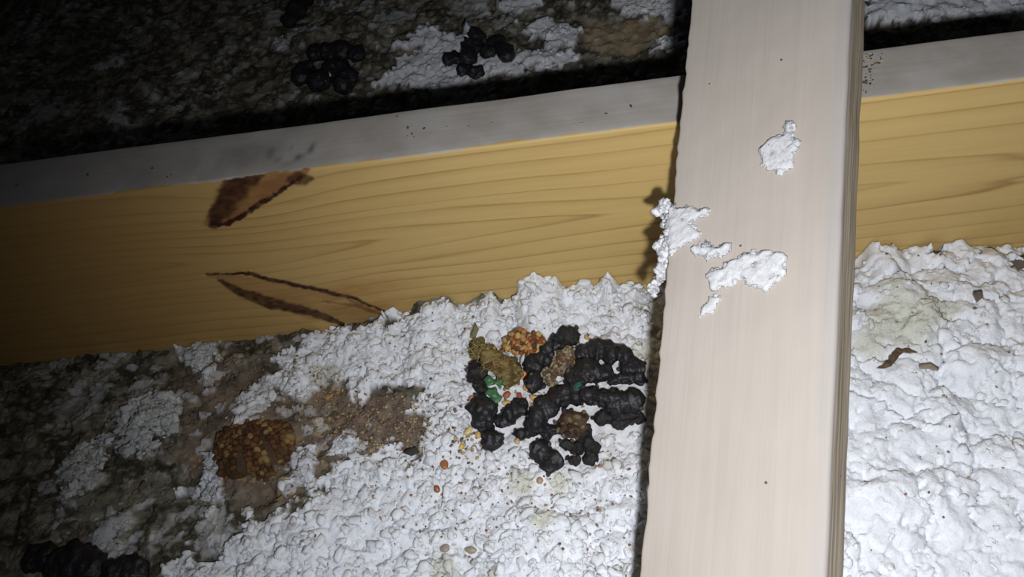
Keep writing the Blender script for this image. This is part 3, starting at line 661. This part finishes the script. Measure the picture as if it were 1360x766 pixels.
P([(752, 592, 8), (766, 597, 8.5)], 'short knobbly black dropping joined to the upright one on its left', .001, M_CHAR, group=GP)
P([(763, 609, 6.5)], 'tiny dark pellet under the short knobbly dropping', 0, M_CHAR, group=GP)
P([(640, 540, 15.5), (642, 556, 13.5)], 'matt black blocky dropping leftmost in the pile', .001, group=GP, crack=1.2)
P([(646, 572, 10), (652, 585, 12.5)], 'rounded black dropping under the blocky leftmost one', .001, group=GP)
P([(689, 538, 12), (676, 551, 10), (667, 560, 9.5)], 'black dropping slanting down left between the berry bits and white fluff', .001, group=GP)
P([(634, 488, 9), (636, 500, 10), (639, 513, 9)], 'dark spiky dropping along the left side of the grassy brown one', 0, M_CHAR, 1.3, 1.4, group=GP)
P([(711, 505, 11.5)], 'dark purplish pellet amid the orange berry bits', .001, knob=.4, group=GP)
mk = P([(759, 557, 13), (764, 568, 13)], 'brownish dropping studded with dark berries, low in the middle of the pile', .001, M_BROWN, 1.5, group=GP)
P([(420, 73, 10), (438, 70, 11), (456, 68, 12), (474, 72, 10)], 'wide black dropping, top of the cluster behind the joist at the left', .004, group=GL)
P([(452, 88, 12), (462, 106, 13), (456, 113, 12)], 'black dropping lowest and rightmost of that left cluster behind the joist', .001, group=GL)
P([(438, 96, 12), (424, 108, 13)], 'black dropping with a white speck in the left cluster behind the joist', .001, group=GL)
P([(407, 91, 10), (399, 103, 10.5)], 'separate oval black dropping at the left end of the cluster behind the joist', .001, group=GL)
P([(402, -4, 13), (393, 14, 12), (384, 29, 9)], 'dark elongated dropping cut by the top edge', 0, M_CHAR)
P([(631, 50, 12), (625, 63, 11), (622, 77, 11)], 'upright black dropping with a white flake on its tip, behind the joist', .003, group=GM)
P([(601, 77, 10)], 'round black pellet leftmost of the middle cluster behind the joist', 0, group=GM)
P([(617, 92, 9), (634, 96, 9)], 'small black dropping at the bottom of the middle cluster behind the joist', 0, group=GM)
P([(649, 69, 8.5)], 'small bluish black pellet in the centre of the middle cluster', .001, knob=.4, group=GM)
P([(659, 58, 10), (671, 68, 11), (673, 73, 10)], 'shiny black dropping rightmost of the middle cluster behind the joist', .001, knob=.5, group=GM)
P([(45, 742, 12), (60, 738, 13)], 'black dropping leftmost in the lower left corner', 0, group=GC)
P([(82, 752, 17), (102, 748, 19), (120, 756, 16)], 'biggest black dropping in the lower left corner, middle of three', 0, group=GC)
P([(152, 762, 14), (172, 757, 17), (182, 764, 14)], 'black dropping rightmost of the three in the lower left corner', 0, group=GC)
# spiky tip on the round one
# seeds --------------------------------------------------------
SV, SF = ICO1
seed_me = {}
def seed_mesh(key, col, sub=ICO2):
    if key in seed_me: return seed_me[key]
    V0, F0 = sub; d = 1 + .22 * (fbm(V0[:, 0] * 1.5 + len(seed_me) * 5, V0[:, 1] * 1.5, 2, 800, V0[:, 2] * 1.5) - .5)
    me = bpy.data.meshes.new('seed'); me.from_pydata((V0 * d[:, None]).tolist(), [], F0.tolist())
    for p in me.polygons: p.use_smooth = True
    a = me.color_attributes.new('tone', 'FLOAT_COLOR', 'POINT'); a.data.foreach_set('color', np.tile([*col, 1], (len(V0), 1)).astype(np.float32).ravel())
    me.materials.append(M_SEED); seed_me[key] = me; return me
def studs(parent, n, radius, palette, seed, nm='seed', only_up=True, sep=1.25):
    """seeds bedded in the surface of a dropping, each a child"""
    r = np.random.default_rng(seed); me = parent.data; co = np.array([v.co[:] for v in me.vertices]); no = np.array([v.normal[:] for v in me.vertices])
    cen = co.mean(0)
    if np.mean(np.sum(no * (co - cen), 1)) < 0: no = -no
    cand = np.where((no[:, 2] > -.05) & (co[:, 2] > co[:, 2].min() + .0005))[0]; r.shuffle(cand); got = []
    for i in cand:
        rad = radius * r.uniform(.75, 1.25)
        if all(np.linalg.norm(co[i] - g) > rad * sep for g in got):
            got.append(co[i]); nrm = no[i]
            k = r.integers(len(palette)); o = bpy.data.objects.new(nm, seed_mesh((nm, k, palette[k]), palette[k]))
            o.location = Vector(co[i] + nrm * rad * .15); o.rotation_euler = r.uniform(0, 3, 3); o.scale = (rad * r.uniform(.85, 1.45), rad * r.uniform(.7, 1), rad * r.uniform(.6, .95))
            o.parent = parent; COL.objects.link(o)
            if len(got) >= n: break
AMB = [(.16, .085, .028), (.24, .15, .05), (.17, .08, .025), (.11, .045, .016), (.09, .034, .014), (.13, .055, .02), (.30, .20, .075), (.07, .028, .014), (.10, .04, .016)]
seedy = P([(316, 592, 25), (332, 602, 36), (352, 594, 33), (362, 588, 24)], 'round brown dropping packed with amber seeds, alone on brown dirt', -.006, M_BROWN, 1.1, flat=.5)
studs(seedy, 290, .0021, AMB, 41, sep=1.0, nm='seed')
berry = P([(682, 459, 12), (694, 455, 16), (708, 458, 15)], 'round cluster of orange and yellow berries on the white insulation above the pile', .001, M_BROWN, .8, flat=.75)
studs(berry, 110, .0019, [(.45, .15, .05), (.52, .24, .08), (.58, .42, .14), (.28, .08, .03), (.10, .06, .03), (.14, .09, .04), (.48, .30, .12), (.33, .15, .05), (.60, .33, .12)], 42, sep=1.0, nm='berry')
grassy = P([(636, 464, 15), (648, 473, 15), (664, 488, 19), (678, 500, 14)], 'olive brown crumbly dropping with plant fibres at the upper left of the pile', .002, M_OLIVE, 1.4, 1.6, tone=((.085, .055, .022), (.24, .19, .075)))
studs(grassy, 40, .0012, [(.25, .17, .06), (.35, .24, .10), (.12, .08, .03), (.30, .11, .03)], 43, nm='seed', sep=2.5)
greyish = P([(755, 474, 12), (745, 488, 13), (731, 502, 11)], 'grey seedy dropping with yellow and red bits slanting through the pile', .002, M_OLIVE, 1.3, 1.2, tone=((.07, .05, .035), (.22, .18, .12)))
studs(greyish, 90, .0012, [(.42, .35, .18), (.40, .28, .10), (.20, .06, .03), (.28, .23, .16), (.12, .09, .06), (.33, .29, .22), (.10, .07, .045), (.16, .10, .05)], 44, nm='seed', sep=1.4)
studs(mk, 22, .0015, [(.03, .02, .03), (.12, .08, .05), (.2, .15, .09)], 45, nm='berry', sep=2.2)

for q_, o_ in enumerate([o for o in COL.objects if o.get('group') == GP and o is not mk]):
    studs(o_, 4 + len(o_.data.vertices) // 400, .0013, [(.012, .012, .018), (.03, .028, .04), (.02, .016, .016), (.05, .045, .05), (.012, .012, .018), (.10, .08, .07)], 400 + q_, nm='seed', sep=3.0)
# fibres on the grassy dropping
def strands(parent, pts_px, n, length, rad, cols, seed, lift=.006, name='plant_fibres'):
    r = np.random.default_rng(seed); Vs = []; Fs = []; Cs = []; k = 0
    for _ in range(n):
        px, py = pts_px[r.integers(len(pts_px))]; u_, v_ = px + r.normal(0, 8), py + r.normal(0, 6); c = gp(u_, v_); c = hit_z(u_, v_, ground(c[0], c[1]) + lift + r.uniform(0, .002))
        a = r.uniform(0, 2 * np.pi); L_ = length * r.uniform(.5, 1.4); m = 5; cu = r.normal(0, 1.0); col = cols[r.integers(len(cols))]; ring = []
        for i in range(m):
            t = i / (m - 1) - .5; ang = a + cu * t; p = c + np.array([np.cos(ang) * t * L_, np.sin(ang) * t * L_, -.3 * L_ * t * t])
            for q in range(3):
                th = q * 2.094; ring.append(p + rad * np.array([-np.sin(ang) * np.cos(th), np.cos(ang) * np.cos(th), np.sin(th)]))
        Vs += ring
        for i in range(m - 1):
            for q in range(3): Fs.append((k + i * 3 + q, k + i * 3 + (q + 1) % 3, k + (i + 1) * 3 + (q + 1) % 3, k + (i + 1) * 3 + q))
        Cs += [col] * (m * 3); k += m * 3
    o = np_mesh(name, np.array(Vs), np.array(Fs), M_CRUMB, cols=np.array(Cs)); 
    if parent: o.data.transform(Matrix.Translation(-parent.location)); o.parent = parent
    o['kind'] = 'stuff'; return o
strands(grassy, [(636, 464), (645, 470), (655, 480), (668, 492)], 130, .006, .00018, [(.30, .26, .10), (.42, .34, .16), (.16, .11, .04)], 46, lift=.010)

# loose berries and husks among the droppings ------------------
def loose(px, py, r, col, label, nm='berry', lift=.002, cat='berry', group='loose berries in the pile', sc=(1, .8, .55)):
    c = gp(px, py, lift); s = np.linalg.norm(c - CAM) / F_PX
    z = ground(c[0], c[1], r * s) + lift + r * s * .3; c = hit_z(px, py, z); KEEP.append((c[0], c[1], r * s))
    V, Fc, C = lumps(np.zeros((1, 3)), np.array([r * s]), np.array([col]), ICO3, sc, .25, int(px * 13 + py), 1.4)
    o = np_mesh(nm, V, Fc, M_SEED, cols=C); o.location = Vector(c); return tag(o, label, cat, group)
for a in ((673, 524, 5.5, (.40, .12, .05), 'glossy red brown berry right of the lower green scrap'),
          (690, 527, 5.5, (.36, .09, .05), 'dark red berry in the middle of the orange bits'),
          (694, 497, 6, (.66, .27, .10), 'orange berry at the right tip of the grassy dropping'),
          (700, 514, 6, (.60, .34, .12), 'tan orange berry just above the dark red one'),
          (713, 513, 5, (.55, .12, .06), 'small bright red berry below the purplish pellet'),
          (708, 528, 6, (.62, .36, .15), 'honey coloured berry on the right of the dark red one'),
          (672, 535, 5.5, (.62, .42, .17), 'yellow tan husk under the glossy red brown berry'),
          (708, 540, 5.5, (.50, .30, .14), 'brownish husk at the lower end of the orange bits'),
          (627, 529, 6, (.48, .20, .08), 'rusty husk left of the blocky black dropping'),
          (737, 477, 4.5, (.75, .58, .22), 'bright yellow berry at the upper end of the grey seedy dropping'),
          (622, 572, 5.5, (.70, .52, .22), 'pale yellow husk left of the lowest left black dropping'),
          (635, 577, 4.5, (.66, .42, .14), 'ochre husk touching the rounded black dropping'),
          (613, 593, 4.5, (.75, .52, .08), 'vivid yellow kernel on the dirty white fluff'),
          (779, 448, 4.5, (.55, .30, .13), 'small brown seed in the white fluff above the long black dropping'),
          (687, 586, 5, (.50, .34, .18), 'tan husk between two black droppings, low in the pile'),
          (824, 485, 4.5, (.60, .38, .20), 'little tan husk next to the round pointed dropping')):
    loose(*a)
for px, py, r, c, l in ((591, 728, 6.5, (.34, .28, .24), 'round grey brown nut shell on white fluff near the bottom edge'), (625, 730, 6, (.30, .26, .17), 'half-shaded olive seed right of the grey brown nut shell'),
                        (580, 649, 5, (.30, .10, .04), 'shiny dark red seed in a crack of the white fluff'), (590, 617, 5.5, (.34, .14, .05), 'red brown seed pair above the dark red seed'), (717, 638, 4.5, (.40, .26, .14), 'tan seed under the two-lobed black dropping')):
    loose(px, py, r, c, l, 'seed', .001, 'seed', 'seeds on the white insulation')

# scraps: thin bent flakes -------------------------------------
def flake(outline, label, col, name, cat, lift=.004, curl=.25, th=.0004, cm=None, mat=None):
    c0 = np.mean(outline, 0); g0 = gp(*c0); zf = ground(g0[0], g0[1], .002) + lift * .6 + .0008
    W_ = [hit_z(px, py, zf) for px, py in outline]; c = np.mean(W_, 0); W_ = [W_[0] + 0 * W_[0]] + W_[1:]; n = len(W_); V = []; Cc = []; KEEP.append((c[0], c[1], .003))
    W_ = np.array(W_); R_ = np.linalg.norm(W_ - c, axis=1).max()
    rings = [0, .5, 1.0]
    for dz in (0, -th):
        V.append(c + [0, 0, .0006 + dz])
        for q in rings[1:]:
            for i in range(n):
                p = c + (W_[i] - c) * q; p[2] = c[2] + curl * R_ * (q * q) * math.sin(i * 2.1 + n) + dz + (p[2] - c[2]) * .3; V.append(p)
    Fs = []; m = 1 + 2 * n
    for b_, fl_ in ((0, 1), (m, -1)):
        for i in range(n):
            j = (i + 1) % n
            t = [(b_, b_ + 1 + i, b_ + 1 + j), (b_ + 1 + i, b_ + 1 + n + i, b_ + 1 + n + j), (b_ + 1 + i, b_ + 1 + n + j, b_ + 1 + j)]
            Fs += [x[::fl_] for x in t]
    for i in range(n):
        j = (i + 1) % n; a, b2 = 1 + n + i, 1 + n + j; Fs += [(a, a + m, b2), (b2, a + m, b2 + m)]
    V = np.array(V); o = np_mesh(name, V, np.array(Fs), mat or M_CRUMB, cols=np.tile(col, (len(V), 1))); recentre(o, c)
    return tag(o, label, cat)
g_ = P([(645, 503, 2.6), (652, 505, 4), (660, 510, 3.6), (664, 516, 2.4)], 'upper crumpled green scrap at the left of the pile', .008, M_GREEN, 1.4, 1.2, name='green_scrap', flat=.5); g_['category'] = 'scrap'
g_ = P([(647, 520, 2.8), (655, 524, 4), (662, 532, 3.4)], 'lower bright green scrap above the blocky black dropping', .007, M_GREEN, 1.4, 1.2, name='green_scrap', flat=.5); g_['category'] = 'scrap'
flake([(762, 508), (770, 505), (773, 512), (765, 516)], 'tiny teal scrap on the black droppings mid pile', (.025, .11, .09), 'green_scrap', 'scrap', .020, .4)
flake([(690, 474), (696, 473), (701, 485), (701, 492), (694, 490), (689, 483)], 'pale hull standing under the orange berry cluster', (.70, .74, .78), 'seed_hull', 'hull', .005, .5)
flake([(614, 34), (620, 30), (629, 40), (628, 50), (616, 52), (613, 44)], 'bluish white flake on the tip of the upright dropping behind the joist', (.75, .79, .88), 'white_flake', 'flake', .018, .3)
flake([(431, 98), (437, 95), (440, 100), (435, 104), (430, 102)], 'white speck lying on the left cluster of droppings behind the joist', (.7, .7, .7), 'white_flake', 'flake', .014, .3)
bk_ = P([(1167, 488, 3.5), (1182, 482, 5), (1189, 470, 4.5), (1198, 465, 4), (1214, 466, 4.5)], 'bent brown bark flake on the white insulation right of the brace', .0005, M_BARK, .8, .8, name='bark_flake', flat=.5); bk_['category'] = 'flake'
flake([(1221, 484), (1236, 482), (1248, 488), (1246, 492), (1232, 490), (1222, 489)], 'small tan bark flake right of the bent brown one', (.30, .24, .18), 'bark_flake', 'flake', .0105, .1)
flake([(1294, 385), (1304, 386), (1306, 394), (1298, 400), (1292, 392)], 'dark little flake in the insulation near the right edge under the joist', (.14, .12, .10), 'bark_flake', 'flake', .010, .2)
flake([(1330, 345), (1360, 340), (1372, 352), (1352, 356), (1336, 358)], 'grey brown flake at the right edge against the joist', (.13, .11, .09), 'bark_flake', 'flake', .006, .2)
flake([(536, 596), (552, 594), (558, 600), (546, 604), (536, 602)], 'flat dark chip right of the brown dirt patch', (.05, .045, .04), 'dark_chip', 'chip', .006, .2)
flake([(624, 440), (632, 430), (636, 437), (630, 448), (625, 450)], 'olive chip on the white fluff above the grassy dropping', (.20, .18, .10), 'dark_chip', 'chip', .006, .3)

# scattered small seeds and crumbs: uncountable ----------------
def scatter(regions, palette, rmin, rmax, seed, name, label, cat, squash=(1, .75, .55), parent=None):
    r = np.random.default_rng(seed); C = []; R = []; T = []
    for px, py, sx, sy, n in regions:
        for _ in range(n):
            u, v = px + r.normal(0, sx), py + r.normal(0, sy)
            c = gp(u, v)
            if c[1] > -.003: continue
            rad = r.uniform(rmin, rmax); xx, yy = np.array([c[0]]), np.array([c[1]]); bk = c[1] > .02
            wm = white_mask(xx, yy, bk); z = float(base(xx, yy)[0] + relief(xx, yy, wm, bk)[0]) + rad * .45
            C.append((c[0], c[1], z)); R.append(rad); T.append(palette[r.integers(len(palette))])
    V, Fc, Cc = lumps(np.array(C), np.array(R), np.array(T), ICO1, squash, .2, seed)
    o = np_mesh(name, V, Fc, M_SEED, cols=Cc, parent=parent)
    if parent: o['kind'] = 'stuff'; return o
    return tag(o, label, cat, kind='stuff')
scatter([(480, 560, 48, 26, 260), (430, 540, 40, 22, 110), (540, 575, 25, 25, 90), (600, 575, 22, 18, 70), (620, 590, 14, 8, 40), (380, 620, 30, 25, 50), (700, 518, 20, 14, 60), (330, 530, 40, 20, 35)],
        [(.33, .25, .15), (.42, .33, .20), (.24, .16, .10), (.20, .13, .08), (.48, .36, .17), (.12, .08, .06), (.26, .20, .14), (.16, .11, .08)], .0006, .0014, 71, 'scattered_seeds', 'tiny tan seeds strewn over the brown dirt and round the pile', 'seeds')
scatter([(560, 650, 70, 50, 110), (700, 660, 80, 50, 110), (800, 640, 30, 60, 40), (1250, 520, 80, 120, 50), (620, 440, 90, 20, 30), (700, 630, 90, 60, 160), (600, 470, 60, 25, 60)],
        [(.20, .13, .08), (.12, .08, .05), (.35, .22, .12), (.3, .1, .05)], .0004, .0011, 72, 'scattered_crumbs', None, None, parent=bed_f)
# bits on the joist's top --------------------------------------
def top_bits():
    r = np.random.default_rng(81); C = []; R = []; T = []
    for px, py, sx, sy, n in ((1160, 78, 8, 8, 26), (1152, 105, 5, 14, 26), (547, 180, 3, 2, 5), (835, 140, 2, 1.5, 3), (640, 165, 120, 8, 10), (250, 235, 100, 10, 10)):
        for _ in range(n):
            c = hit_z(px + r.normal(0, sx), py + r.normal(0, sy), H_J)
            if 0.003 < c[1] < W_J - .002: C.append((c[0], c[1], H_J + .0003)); R.append(r.uniform(.0003, .0009)); T.append([(.08, .06, .04), (.15, .1, .06), (.4, .33, .2)][r.integers(3)])
    V, Fc, Cc = lumps(np.array(C), np.array(R), np.array(T), ICO1, (1.2, .8, .5), .3, 82)
    o = np_mesh('joist_crumbs', V, Fc, M_CRUMB, cols=Cc); tag(o, 'dark crumbs lying on the grey top of the joist, mostly beside the brace', 'crumbs', kind='stuff')
top_bits()
# tufts last, clear of the droppings
tufts(bed_f, 2200, -.45, .38, -.34, -.20, False, .0012, .0042, 303)
tufts(bed_f, 13500, -.42, .33, -.20, -.002, False, .0009, .0040, 301)
tufts(bed_b, 4200, -.55, .40, W_J + .1, .42, True, .0012, .0042, 302)
